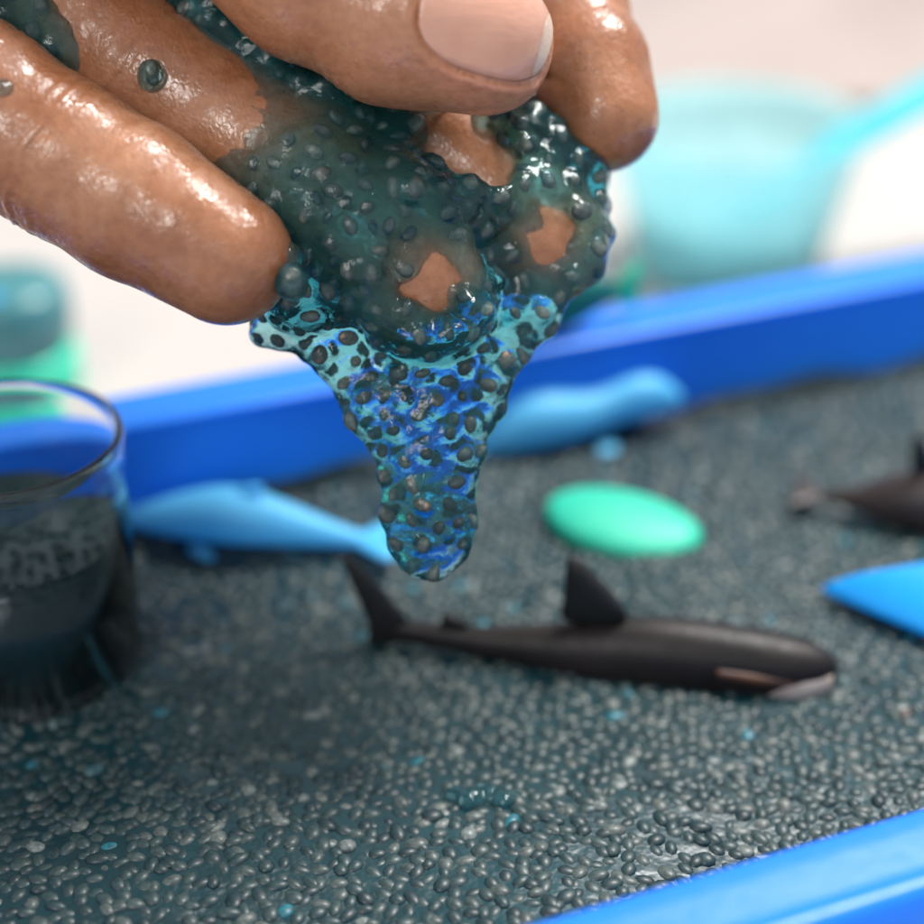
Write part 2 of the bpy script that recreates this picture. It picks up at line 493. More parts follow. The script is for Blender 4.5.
# jittered hexagonal scatter
SP = 0.00186
pts = []
ny = int(2*TLY/(SP*0.866)); nx = int(2*TLX/SP)
for j in range(ny+1):
    for i in range(nx+1):
        pts.append((-TLX+(i+0.5*(j % 2))*SP, -TLY+j*SP*0.866))
pts = np.array(pts) + rng.normal(0, SP*0.20, (len(pts), 2))
cx, cy = clamp_rr(pts[:, 0], pts[:, 1], TLX-0.0020, TLY-0.0020, 0.015)
pts = np.stack([cx, cy], 1)
wob = np.sin(pts[:, 0]*130+3*np.sin(pts[:, 1]*90)) + np.sin(pts[:, 1]*170+2*np.sin(pts[:, 0]*60))
pts = pts[(wob > -1.96) & (rng.random(len(pts)) > 0.02)]      # a few bare patches of plain jelly
nb = len(pts)
pz = bed_z(pts[:, 0], pts[:, 1]) + rng.normal(-0.00030, 0.00010, nb)
RS = seed_xforms(nb, (0.00134, 0.00094, 0.00066), 0.07, 0.09)
tone = rng.random(nb)
ca, sa = math.cos(TA), math.sin(TA)
wx = TC[0]+pts[:, 0]*ca-pts[:, 1]*sa; wy = TC[1]+pts[:, 0]*sa+pts[:, 1]*ca
rel = np.stack([wx, wy, pz], 1)-CAMP
dep = -(rel@BACK); ppx = 462+FPX*(rel@RIGHT)/dep; ppy = 462-FPX*(rel@UP)/dep
inframe = (ppx > 4) & (ppx < 920) & (ppy < 918) & (dep > 0)
order = np.argsort(np.where(inframe, dep, 9e9))
single = order[:300]
rest = np.setdiff1d(np.arange(nb), single)
V = np.einsum('nij,vj->nvi', RS[rest], EV) + np.stack([pts[rest, 0], pts[rest, 1], pz[rest]], 1)[:, None, :]
F = EF[None] + (np.arange(len(rest))*len(EV))[:, None, None]
me = new_mesh('chia_seeds', V.reshape(-1, 3), F.reshape(-1, 3))
set_tone(me, np.repeat(tone[rest], len(EV)))
tag(link('chia_seeds', me, M['bed_seed'], bed), kind='stuff')
seed_meshes = []
for q in range(12):
    me = new_mesh('chia_seed', EV, EF); set_tone(me, np.full(len(EV), (q+0.5)/12*0.98 if q < 11 else 0.99)); me.materials.append(M['bed_seed'])
    seed_meshes.append(me)
for i in single:
    q = min(int(tone[i]*11.3), 10) if tone[i] < 0.985 else 11
    o = link('chia_seed', seed_meshes[min(q, 11)], None, bed)
    m4 = Matrix.Identity(4)
    for a in range(3):
        for b in range(3): m4[a][b] = RS[i][a][b]
    m4.translation = (pts[i, 0], pts[i, 1], pz[i])
    o.matrix_local = m4
print('bed seeds', nb)

# ------------------------------------------------------------------ the hand (one continuous skin)
U = 0.112     # mm per photograph pixel near the focal plane
A = [(cs(-190, -10, 204), 9.6), (cs(-20, 108, 203), 9.1), (cs(62, 158, 202), 8.5), (cs(135, 202, 201), 8.3), (cs(226, 258, 200), 7.1)]
Bf = [(cs(-90, -150, 216), 9.6), (cs(42, -12, 215), 8.6), (cs(148, 74, 213), 8.0), (cs(290, 165, 211), 8.0), (cs(418, 275, 208), 6.9)]
Cf = [(cs(130, -190, 224), 9.2), (cs(290, 12, 223), 9.4), (cs(430, 138, 220), 8.6), (cs(540, 243, 216), 6.9)]
Df = [(cs(330, -260, 236), 9.0), (cs(480, -130, 230), 8.3), (cs(566, 10, 224), 7.2), (cs(602, 116, 219), 6.5)]
Th = [(cs(-60, -250, 205), 12.0), (cs(190, -118, 203), 8.8), (cs(308, -22, 202), 8.5), (cs(400, 18, 201), 8.6), (cs(478, 36, 200.5), 7.9)]
PALM = [[(cs(-420, -330, 214), 15), (A[0][0], 10.5)], [(cs(-400, -360, 216), 16), (Bf[0][0], 11)],
        [(cs(-380, -390, 220), 16), (Cf[0][0], 11)], [(cs(-360, -420, 224), 16), (Df[0][0], 10.5)],
        [(cs(-380, -400, 212), 15), (Th[0][0], 12.5)]]
ARM = [(cs(-420, -380, 218), 19), (cs(-760, -560, 226), 23), (cs(-1150, -760, 236), 31)]

def crease(p, fing, i, offs, depth, w=0.35):
    J = fing[i][0]; ax = fing[min(i+1, len(fing)-1)][0]-fing[i-1][0]; ax = ax/np.linalg.norm(ax)
    near = np.linalg.norm(p-J.astype(np.float32), axis=1) < 16
    s = (p-J.astype(np.float32))@ax.astype(np.float32)
    # slightly wavy wrinkle lines
    wv = 0.35*np.sin(p[:, 1]*0.9+p[:, 2]*0.6)
    out = np.zeros(len(p), np.float32)
    for o, k in offs:
        out += k*depth*np.exp(-((s-o+wv)/w)**2)
    return out*near

TNA = Th[-1][0]-Th[-3][0]; TNA = TNA/np.linalg.norm(TNA)
NAILC = cs(487, 22, 195)
NAX = np.array([0.955, -0.26, 0.0]); NAX /= np.linalg.norm(NAX)
NAY = np.array([0.26, 0.955, 0.0]); NAY /= np.linalg.norm(NAY)
NL, NW = 7.1, 5.6
def nailq(p):
    s = ((p-NAILC.astype(np.float32))@NAX.astype(np.float32))/NL
    t = ((p-NAILC.astype(np.float32))@NAY.astype(np.float32))/NW
    return (np.abs(s)**2.6+np.abs(t)**2.6)**(1/2.6)

def hand_sdf(p, detail=True):
    a = chain(p, A, 2.0); b = chain(p, Bf, 2.0); c = chain(p, Cf, 2.0); d = chain(p, Df, 2.0); t = chain(p, Th, 3.0)
    # finger pulps
    a = smin(a, cone(p, cs(185, 232, 198.5), cs(226, 258, 198.5), 7.0, 6.4), 2)
    d = smin(d, cone(p, cs(596, 60, 219), cs(606, 118, 217), 6.2, 5.6), 2)
    t = smin(t, cone(p, cs(380, 40, 202), cs(488, 52, 202.5), 6.6, 6.6), 2)
    if detail:
        a = a + crease(p, A, 2, [(-2.6, 0.6), (-1.4, 1), (0, 1.4), (0.9, 0.9), (2.4, 0.5)], 0.26, 0.30)
        a = a + crease(p, A, 1, [(-1.0, 1), (0.6, 1)], 0.20)
        b = b + crease(p, Bf, 2, [(-1.2, 0.8), (0.3, 1.2)], 0.22)
        d = d + crease(p, Df, 2, [(-2.2, 0.7), (-1.2, 1), (0, 1), (1.5, 0.8), (5.0, 0.5)], 0.22, 0.30)
        t = t + crease(p, Th, 3, [(-6.4, 0.6), (-5.0, 0.9), (-3.5, 1), (-2.2, 0.7)], 0.16, 0.30)
        front = p[:, 2] > -200.5
        q = nailq(p)
        t = t + front*(0.42*np.exp(-((q-1.02)/0.06)**2) + 0.25*(q < 1.0)) - front*0.28*np.exp(-((q-1.16)/0.08)**2)
    f = smin(smin(a, b, 0.7), smin(c, d, 0.7), 0.7)
    pal = None
    for ch in PALM:
        x = chain(p, ch, 2)
        pal = x if pal is None else smin(pal, x, 7)
    pal = smin(pal, chain(p, ARM, 4), 12)
    f = smin(f, pal, 5)
    return smin(t, smin(f, pal, 5), 1.0)

def axis_coords(fine0, fine1, h, lo, hi, H):
    left = np.arange(fine0-H, lo-H, -H)[::-1]
    mid = np.arange(fine0, fine1, h)
    right = np.arange(fine1, hi+H, H)
    return np.concatenate([left, mid, right]).astype(np.float32)
xs = axis_coords(-54, 24, 0.42, -215, 27, 1.8)
ys = axis_coords(15, 58, 0.42, 12, 185, 1.8)
zs = axis_coords(-232, -189, 0.45, -275, -180, 1.8)
Fh = eval_grid(hand_sdf, xs, ys, zs)
Vh, Qh = surface_nets(Fh, xs, ys, zs)
hand_origin = cam2world(cs(200, 100, 205))
hand = link('hand', new_mesh('hand', cam2world(Vh)-hand_origin, Qh), M['skin'])
hand.location = hand_origin
tag(hand, 'wet bare hand cupped palm up, thumb closing over dripping teal slime', 'hand')
print('hand verts', len(Vh))

def march(px_cs, sdf, start=-185.0, lift=0.0):
    """drop points along the view depth onto a surface"""
    p = px_cs.copy().astype(np.float32); p[:, 2] = start
    for _ in range(60):
        d = sdf(p)-lift
        p[:, 2] -= np.clip(d, -1, 1)*0.8
    return p
# thumb nail: a thin curved plate set into the skin
ns, nt = 26, 22
def nail_grid(s0, s1, lift):
    S, T = np.meshgrid(np.linspace(s0, s1, ns), np.linspace(-1, 1, nt), indexing='ij')
    lim = (1-np.minimum(np.abs(S), 0.999)**2.6)**(1/2.6)
    P = NAILC + (S*NL)[..., None]*NAX + (T*lim*NW*0.985)[..., None]*NAY
    return march(P.reshape(-1, 3), lambda p: hand_sdf(p, False), lift=lift)
def sheet_mesh(name, top, bot):
    idx = np.arange(ns*nt).reshape(ns, nt)
    Fa = np.stack([idx[:-1, :-1], idx[1:, :-1], idx[1:, 1:], idx[:-1, 1:]], -1).reshape(-1, 4)
    loop = list(idx[0, :])+list(idx[1:, -1])+list(idx[-1, -2::-1])+list(idx[-2:0:-1, 0])
    o = ns*nt
    Fs = np.array([[a, b, b+o, a+o] for a, b in zip(loop, loop[1:]+loop[:1])])
    return new_mesh(name, cam2world(np.concatenate([top, bot]))-hand_origin, np.concatenate([Fa, Fa[:, ::-1]+o, Fs]))
nail = link('thumb_nail', sheet_mesh('thumb_nail', nail_grid(-1, 0.86, 0.10), nail_grid(-1, 0.86, -0.5)), M['nail'], hand)
nail['label'] = 'short glossy pink nail on the thumb'
link('nail_tip', sheet_mesh('nail_tip', nail_grid(0.85, 1.0, 0.13), nail_grid(0.85, 1.0, -0.5)), M['nail_edge'], nail)

# ------------------------------------------------------------------ the slime held in the hand
def g(px, py, d, rpx):
    return (cs(px, py, d), rpx*d/FPX)
GEL = [
    [g(258, 132, 211, 62), g(318, 188, 208.6, 71), g(370, 235, 207.0, 74), g(425, 285, 206, 76)],       # over the ring finger
    [g(455, 150, 217, 52), g(510, 205, 215, 58), g(548, 240, 213.5, 60)],                            # over the middle finger
    [g(175, 120, 214, 34), g(255, 195, 210, 48), g(305, 285, 207, 48)],                              # wedge beside the little finger
    [g(120, -70, 214, 34), g(225, 30, 212, 34), g(330, 105, 211, 46), g(430, 150, 212, 46), g(520, 150, 215, 44)],         # under the thumb
    [g(520, 150, 216, 40), g(572, 175, 216, 30), g(576, 240, 216, 26)],
    [g(-60, -15, 209, 44), g(15, 15, 208.5, 38), g(60, 45, 209, 28), g(120, 85, 211, 26)],
    [g(390, 230, 207, 80), g(500, 230, 212, 60)],
    [g(525, 140, 223, 44), g(572, 190, 221, 34)],  # extra jelly added at the back to darken the view through it
]
STRAND = [
    [g(270, 325, 210, 20), g(350, 340, 210, 30), g(440, 345, 211, 34), g(520, 305, 213, 36), g(572, 262, 214, 26)],
    [g(330, 345, 210, 26), g(385, 405, 210, 36), g(410, 455, 210, 30), g(414, 520, 210, 27), g(416, 552, 210, 23)],
    [g(520, 310, 212, 30), g(462, 400, 211, 36), g(448, 455, 210, 30), g(446, 520, 210, 26), g(449, 549, 210, 21)],
    [g(425, 340, 210, 50), g(425, 420, 210, 42), g(428, 500, 210, 30), g(432, 560, 210, 16)],
]
DROPS = [g(291, 283, 196.5, 17), g(152, 78, 204.5, 13), g(2, 92, 195.2, 15), g(286, 262, 199, 20), g(402, 262, 202.6, 22), g(420, 254, 202.4, 14)]
CARVE = [g(446, 262, 189.2, 124), g(437, 296, 198.4, 40), g(560, 246, 199.2, 100), g(568, 220, 206.8, 30), g(458, 132, 208, 46), g(478, 156, 209, 36)]
def gel_base(p):
    out = None
    for ch in GEL:
        c = chain(p, ch, 3)
        out = c if out is None else smin(out, c, 3.0)
    wv = 0.55*np.sin(p[:, 0]*1.1+1.3*np.sin(p[:, 1]*0.9))+0.5*np.sin(p[:, 1]*1.45+p[:, 0]*0.7+0.6)
    for cpos, r in CARVE:
        d = np.sqrt(((p-cpos.astype(np.float32))**2).sum(1))-r+wv*(0.4 if r > 9 else 1.0)
        out = -smin(-out, d, 2.0)
    st = None
    for ch in STRAND:
        c = chain(p, ch, 2, sq=(1, 1, 1.25))
        st = c if st is None else smin(st, c, 2.0)
    out = smin(out, st, 1.2)
    for cpos, r in DROPS:
        out = smin(out, np.sqrt(((p-cpos.astype(np.float32))**2).sum(1))-r, 0.8)
    return out + 0.16*np.sin(p[:, 0]*1.7+np.sin(p[:, 1]*1.3)*1.5)*np.sin(p[:, 1]*1.9+p[:, 2]*1.1)

# seeds: spaced through the outer jelly, outside the fingers
lo = np.array([-52, -16, -224.0]); hi = np.array([19, 56, -194.0])
cand = rng.uniform(lo, hi, (90000, 3)).astype(np.float32)
gb = gel_base(cand)
m_ = (gb < -0.35) & (gb > -2.6); cand = cand[m_]; gb = gb[m_]
m_ = hand_sdf(cand, False) > 0.4; cand = cand[m_]; gb = gb[m_]
cand = cand[np.argsort(-cand[:, 2]+3.0*np.maximum(-gb-0.8, 0)+rng.normal(0, 1.2, len(cand)))]      # those nearest the viewer first
keep = np.zeros((0, 3), np.float32)
for p in cand:
    sp = (2.2 if p[1] < 13 else 2.3)+0.7*rng.random()**2
    if len(keep) == 0 or ((keep-p)**2).sum(1).min() > sp*sp:
        keep = np.vstack([keep, p])
fixed = np.array([d[0]+np.array([0, 0, -0.2]) for d in DROPS[:3]], np.float32)
keep = np.vstack([fixed, keep])[:620]
print('gel seeds', len(keep))

xs = np.arange(-54, 20, 0.38).astype(np.float32)
ys = np.arange(-16, 59, 0.38).astype(np.float32)
zs = np.arange(-226, -193, 0.38).astype(np.float32)
Fg = eval_grid(gel_base, xs, ys, zs)
# every seed wears a little dome of jelly
for p in keep:
    i0, i1 = np.searchsorted(xs, (p[0]-2.6, p[0]+2.6)); j0, j1 = np.searchsorted(ys, (p[1]-2.6, p[1]+2.6)); k0, k1 = np.searchsorted(zs, (p[2]-2.6, p[2]+2.6))
    if i1 <= i0 or j1 <= j0 or k1 <= k0: continue
    d = np.sqrt((xs[i0:i1, None, None]-p[0])**2+(ys[None, j0:j1, None]-p[1])**2+(zs[None, None, k0:k1]-p[2])**2)-(1.07 if p[1] > 13 else 0.99)
    Fg[i0:i1, j0:j1, k0:k1] = smin(Fg[i0:i1, j0:j1, k0:k1], d, 1.3)
Vg, Qg = surface_nets(Fg, xs, ys, zs)
slime_origin = cam2world(cs(425, 330, 210))
slime = link('slime_handful', new_mesh('slime_handful', cam2world(Vg)-slime_origin, Qg), M['gel'])
slime.location = slime_origin
tag(slime, 'glossy teal jelly with dark chia seeds dripping from the cupped fingers', 'slime')
print('gel verts', len(Vg))

EV2, EF2 = uv_ellipsoid(14, 10)
gs_meshes = []
for q in range(8):
    V = EV2*(1+0.04*np.sin(EV2[:, [1, 2, 0]]*(2.3+q*0.3)+q))
    me = new_mesh('chia_seed', V, EF2); set_tone(me, np.full(len(V), (q+0.5)/8)); me.materials.append(M['gel_seed'])
    gs_meshes.append(me)
kw = cam2world(keep)-slime_origin
def rand_rot():
    v = rng.normal(0, 1, 4); v /= np.linalg.norm(v)
    from mathutils import Quaternion
    return Quaternion(v).to_matrix()
rv, rf, rt = [], [], []
for i in range(len(kw)):
    s = (0.95+rng.normal(0, 0.11))*0.001
    Rm = np.array(rand_rot())*(np.array([1.06, 0.76, 0.62])*s)[None, :]
    if i < 300:
        o = link('chia_seed', gs_meshes[int(rng.integers(0, 8))], None, slime)
        m4 = Matrix.Identity(4)
        for a in range(3):
            for b in range(3): m4[a][b] = Rm[a][b]
        m4.translation = kw[i]
        o.matrix_local = m4
    else:
        rv.append(EV@Rm.T+kw[i]); rf.append(EF+len(EV)*len(rf)); rt.append(np.full(len(EV), rng.random()))
if rv:
    me = new_mesh('chia_seeds', np.concatenate(rv), np.concatenate(rf)); set_tone(me, np.concatenate(rt))
    tag(link('chia_seeds', me, M['gel_seed'], slime), kind='stuff')

# a small dripped clot on the bed
bp = ground(482, 800, ZS)
cl = []
for dx, dy, r in ((-3.0, 0.4, 1.3), (-1.2, -0.3, 1.7), (1.0, 0.5, 1.4), (2.6, -0.4, 1.5), (3.9, 0.3, 0.9), (0.2, 1.3, 1.2)):
    cl.append((np.array([dx, dy, r*0.25], np.float32), r))
def clot(p):
    out = None
    for c0, r in cl:
        d = np.sqrt((((p-c0)*np.array([1, 1, 1.4], np.float32))**2).sum(1))-r
        out = d if out is None else smin(out, d, 0.5)
    return out
gx = np.arange(-6, 6, 0.2).astype(np.float32); gy = np.arange(-3.5, 4, 0.2).astype(np.float32); gz = np.arange(-2.5, 3.2, 0.2).astype(np.float32)
Vc, Qc = surface_nets(eval_grid(clot, gx, gy, gz), gx, gy, gz)
o = link('slime_clot', new_mesh('slime_clot', Vc/1000, Qc), M['gel'])
o.location = (bp[0], bp[1], ZS)
tag(o, 'small clear teal clot of jelly dripped on the seed bed', 'slime')

# ------------------------------------------------------------------ toy builders (local x along the body, z up, metres)
def loft(name, stations, mat, parent, nseg=18, power=2.0):
    """stations: (x, y, z, half width, half height)"""
    V, F = [], []
    for x, y, z, w, h in stations:
        for j in range(nseg):
            a = 2*math.pi*j/nseg
            ca_, sa_ = math.cos(a), math.sin(a)
            V.append((x, y+w*math.copysign(abs(ca_)**(2/power), ca_), z+h*math.copysign(abs(sa_)**(2/power), sa_)))
    n = len(stations)
    for i in range(n-1):
        for j in range(nseg):
            k = (j+1) % nseg
            F.append((i*nseg+j, (i+1)*nseg+j, (i+1)*nseg+k, i*nseg+k)[::-1])
    F.append(tuple(range(nseg))); F.append(tuple((n-1)*nseg+j for j in range(nseg))[::-1])
    o = link(name, new_mesh(name, V, F), mat, parent)
    sub = o.modifiers.new('smooth', 'SUBSURF'); sub.levels = 1; sub.render_levels = 2
    return o
def fin(name, outline, thick, mat, parent, plane='xz', loc=(0, 0, 0), rot=(0, 0, 0)):
    """a tapering fin: sharp rim, thick middle"""
    P = np.array(outline, float); c = P.mean(0); n = len(P)
    I = c+(P-c)*0.62
    def e(q, t): return (q[0], t, q[1]) if plane == 'xz' else (q[0], q[1], t)
    V = [e(q, 0) for q in P]+[e(q, thick/2) for q in I]+[e(q, -thick/2) for q in I]
    F = []
    for j in range(n):
        k = (j+1) % n
        F.append((j, k, n+k, n+j)); F.append((k, j, 2*n+j, 2*n+k))
    F.append(tuple(range(n, 2*n))); F.append(tuple(range(2*n, 3*n))[::-1])
    o = link(name, new_mesh(name, V, F), mat, parent)
    o.location = loc; o.rotation_euler = rot
    sub = o.modifiers.new('smooth', 'SUBSURF'); sub.levels = 1; sub.render_levels = 2
    return o
def place_between(name, p0, p1):
    d = Vector(p1)-Vector(p0)
    o = empty(name, p0, math.atan2(d.y, d.x))
    return o, math.hypot(d.x, d.y)

# --- black toy shark, nose to the right
t0 = ground(384, 650, ZS-0.0012); t1 = ground(835, 688, ZS-0.0014)
sh, L = place_between('toy_shark', t0, t1)
tag(sh, 'black and grey toy shark half sunk in the slime, dorsal fin raised', 'toy shark')
def s(x, w, h, z): return (x*L, 0, z*L, w*L, h*L)
loft('body', [s(0.00, 0.012, 0.026, 0.058), s(0.06, 0.020, 0.030, 0.054), s(0.18, 0.026, 0.030, 0.046), s(0.32, 0.044, 0.048, 0.042), s(0.45, 0.068, 0.078, 0.038),
              s(0.58, 0.084, 0.100, 0.042), s(0.70, 0.086, 0.098, 0.040), s(0.82, 0.082, 0.086, 0.040), s(0.91, 0.072, 0.072, 0.042), s(0.97, 0.052, 0.052, 0.044), s(1.0, 0.022, 0.024, 0.044)], M['shark'], sh)
def sc(pts): return [(x*L, z*L) for x, z in pts]
fin('dorsal_fin', sc([(0.37, 0.09), (0.395, 0.16), (0.395, 0.24), (0.398, 0.305), (0.425, 0.30), (0.48, 0.24), (0.55, 0.16), (0.57, 0.10)]), 0.05*L, M['fin'], sh)
fin('second_dorsal_fin', sc([(0.12, 0.06), (0.125, 0.115), (0.14, 0.125), (0.19, 0.10), (0.205, 0.07)]), 0.03*L, M['fin'], sh)
fin('tail_fin', sc([(0.055, 0.03), (-0.02, -0.03), (-0.05, -0.06), (-0.035, 0.02), (-0.035, 0.08), (-0.07, 0.17), (-0.105, 0.265), (-0.09, 0.28), (-0.01, 0.19), (0.04, 0.12), (0.08, 0.08)]), 0.036*L, M['fin'], sh)
for sy in (-1, 1):
    fin('pectoral_fin', [(x*L, sy*y*L) for x, y in [(0.66, 0.06), (0.60, 0.12), (0.52, 0.18), (0.47, 0.20), (0.49, 0.14), (0.53, 0.06)]], 0.03*L, M['fin'], sh, 'xy', (0, 0, 0.01*L), (R(-18*sy), 0, 0))
loft('jaw', [(0.83*L, -0.050*L, 0.012*L, 0.016*L, 0.016*L), (0.88*L, -0.054*L, 0.020*L, 0.027*L, 0.036*L), (0.94*L, -0.043*L, 0.026*L, 0.030*L, 0.038*L), (0.99*L, -0.024*L, 0.032*L, 0.022*L, 0.024*L)], M['pale'], sh, 12)
loft('gum_line', [(0.74*L, -0.074*L, 0.066*L, 0.012*L, 0.010*L), (0.81*L, -0.073*L, 0.058*L, 0.014*L, 0.014*L), (0.88*L, -0.066*L, 0.048*L, 0.013*L, 0.012*L), (0.93*L, -0.054*L, 0.044*L, 0.01*L, 0.006*L)], M['rust'], sh, 10)

# --- dark brown toy whale at the right, tail towards the left
t0 = ground(796, 502, ZS); t1 = ground(1110, 548, ZS)
wh, L = place_between('toy_whale', t0, t1)
tag(wh, 'dark brown toy whale with narrow tail, near the back wall', 'toy whale')
loft('body', [s(0.06, 0.012, 0.014, 0.040), s(0.14, 0.026, 0.028, 0.040), s(0.22, 0.050, 0.050, 0.050), s(0.31, 0.085, 0.090, 0.070), s(0.45, 0.115, 0.130, 0.080), s(0.68, 0.110, 0.120, 0.064),
              s(0.84, 0.085, 0.095, 0.058), s(0.95, 0.05, 0.06, 0.052), s(1.0, 0.015, 0.02, 0.05)], M['whale_brown'], wh)
fin('tail_fluke', [(x*L, y*L) for x, y in [(0.10, -0.02), (0.04, -0.09), (-0.03, -0.13), (-0.02, -0.07), (0.0, 0.0), (-0.02, 0.07), (-0.03, 0.13), (0.04, 0.09), (0.10, 0.02)]], 0.026*L, M['whale_brown'], wh, 'xy', (0, 0, 0.045*L))
fin('dorsal_fin', sc([(0.36, 0.12), (0.345, 0.22), (0.335, 0.33), (0.36, 0.335), (0.42, 0.25), (0.47, 0.17)]), 0.035*L, M['fin'], wh)
for sy in (-1, 1):
    fin('flipper', [(x*L, sy*y*L) for x, y in [(0.72, 0.08), (0.66, 0.16), (0.58, 0.22), (0.56, 0.19), (0.60, 0.08)]], 0.03*L, M['fin'], wh, 'xy', (0, 0, 0.03*L))

# --- light blue toy whale lying before the back wall (behind the strand), tail to the right
t0 = ground(400, 556, ZS); t1 = ground(112, 528, ZS)
bw, L = place_between('toy_dolphin', t0, t1)
tag(bw, 'light blue toy dolphin with forked tail beside the glass jar', 'toy dolphin')
loft('body', [s(0.10, 0.030, 0.022, 0.045), s(0.22, 0.045, 0.040, 0.060), s(0.36, 0.075, 0.070, 0.082), s(0.50, 0.100, 0.098, 0.100), s(0.62, 0.105, 0.100, 0.098), s(0.75, 0.090, 0.078, 0.082),
              s(0.87, 0.060, 0.050, 0.060), s(0.95, 0.035, 0.030, 0.05), s(1.0, 0.014, 0.012, 0.045)], M['sky_toy'], bw)
fin('tail_fluke', [(x*L, y*L) for x, y in [(0.18, -0.035), (0.10, -0.16), (0.06, -0.24), (0.0, -0.27), (0.03, -0.14), (0.055, -0.02), (0.0, 0.06), (-0.03, 0.15), (0.02, 0.17), (0.10, 0.09), (0.18, 0.035)]], 0.055*L, M['sky_toy'], bw, 'xy', (0, 0, 0.045*L), (R(8), 0, 0))
fin('dorsal_fin', sc([(0.46, 0.17), (0.445, 0.215), (0.46, 0.235), (0.53, 0.215), (0.60, 0.18)]), 0.03*L, M['sky_toy'], bw)
for sy in (-1, 1):
    fin('flipper', [(x*L, sy*y*L) for x, y in [(0.74, 0.06), (0.68, 0.13), (0.60, 0.16), (0.58, 0.14), (0.63, 0.06)]], 0.03*L, M['sky_toy'], bw, 'xy', (0, 0, 0.006*L))

# --- light blue toy seal against the back wall
t0 = ground(474, 456, ZS); t1 = ground(684, 424, ZS)
se, L = place_between('toy_seal', t0, t1)
tag(se, 'light blue toy seal with raised head resting against the back wall', 'toy seal')
loft('body', [s(0.0, 0.05, 0.03, 0.06), s(0.06, 0.10, 0.075, 0.085), s(0.18, 0.13, 0.125, 0.13), s(0.32, 0.135, 0.135, 0.145), s(0.45, 0.12, 0.115, 0.135), s(0.56, 0.095, 0.095, 0.135), s(0.66, 0.09, 0.095, 0.16),
              s(0.76, 0.098, 0.105, 0.18), s(0.86, 0.09, 0.095, 0.18), s(0.93, 0.06, 0.06, 0.16), s(0.97, 0.03, 0.03, 0.14)], M['sky_toy'], se)
fin('tail_flipper', [(x*L, y*L) for x, y in [(0.08, -0.05), (-0.04, -0.13), (-0.10, -0.10), (-0.06, 0.0), (-0.10, 0.10), (-0.04, 0.13), (0.08, 0.05)]], 0.06*L, M['sky_toy'], se, 'xy', (0, 0, 0.05*L))
for sy in (-1, 1):
    fin('flipper', [(x*L, sy*y*L) for x, y in [(0.66, 0.05), (0.64, 0.15), (0.56, 0.20), (0.50, 0.17), (0.54, 0.06)]], 0.04*L, M['sky_toy'], se, 'xy', (0, 0, 0.006*L))

# --- mint oval pebble
def pebble(name, loc, hx, hy, hz, rz, mat, label, cat):
    V, F = uv_ellipsoid(28, 14)
    V = V.copy()
    V[:, 2] = np.sign(V[:, 2])*np.abs(V[:, 2])**0.8
    V *= np.array([hx, hy, hz]); V[:, 0] *= 1+0.05*np.sin(V[:, 1]/hy*2)
    o = link(name, new_mesh(name, V, F), mat); o.location = loc; o.rotation_euler = (R(6), R(2), rz)
    return tag(o, label, cat)
gp = ground(621, 533, ZS)
pebble('oval_gem', (gp[0], gp[1], ZS+0.0012), 0.0116, 0.0072, 0.0028, R(-24), M['mint'], 'flat oval mint green gem lying on the slime behind the shark', 'gem')

# --- blue toy ray at the right edge
t0 = ground(846, 610, ZS)
ra = empty('toy_ray', (t0[0], t0[1], ZS+0.001), 0)
tag(ra, 'bright blue flat toy ray with a pointed wing tip', 'toy ray')
def ray_mesh():
    pts = [(-5, 2.2), (-3.5, 2.0), (6, 5.2), (15, 7.5), (23, 8), (29, 7.0), (38, 4.0), (46, -2), (38, -8), (30, -16), (24, -19), (17, -16), (10, -11.5), (3, -5.0), (-3.5, 0.5)]
    P = np.array(pts)/1000*0.95; n = len(P); c = np.array([0.0225, -0.003])
    V, F = [], []
    lv = [(1.0, 0.0), (0.97, 0.0018), (0.75, 0.0050), (0.4, 0.0072), (0.12, 0.0080)]
    for sc_, z in lv:
        V += [(*(c+(p-c)*sc_), z) for p in P]
    for i in range(len(lv)-1):
        for j in range(n):
            k = (j+1) % n
            F.append((i*n+j, (i+1)*n+j, (i+1)*n+k, i*n+k))
    F.append(tuple((len(lv)-1)*n+j for j in range(n))[::-1]); F.append(tuple(range(n)))
    return V, F
V, F = ray_mesh()
o = link('body', new_mesh('body', V, F), M['ray'], ra)
o.modifiers.new('smooth', 'SUBSURF').render_levels = 2
fin('tail', [(0.022, -0.015), (0.0235, -0.030), (0.024, -0.045), (0.025, -0.045), (0.0255, -0.030), (0.027, -0.015)], 0.002, M['ray'], ra, 'xy', (0, 0, 0.0015))

# ------------------------------------------------------------------ lathed things
def lathe(name, prof, mat, parent, nseg=56, closed=False):
    V, F = [], []
    for r, z in prof:
        V += [(r*math.cos(2*math.pi*j/nseg), r*math.sin(2*math.pi*j/nseg), z) for j in range(nseg)]
    n = len(prof)
    for i in range(n-1):
        for j in range(nseg):
            k = (j+1) % nseg
            F.append((i*nseg+j, i*nseg+k, (i+1)*nseg+k, (i+1)*nseg+j))
    return link(name, new_mesh(name, V, F), mat, parent)
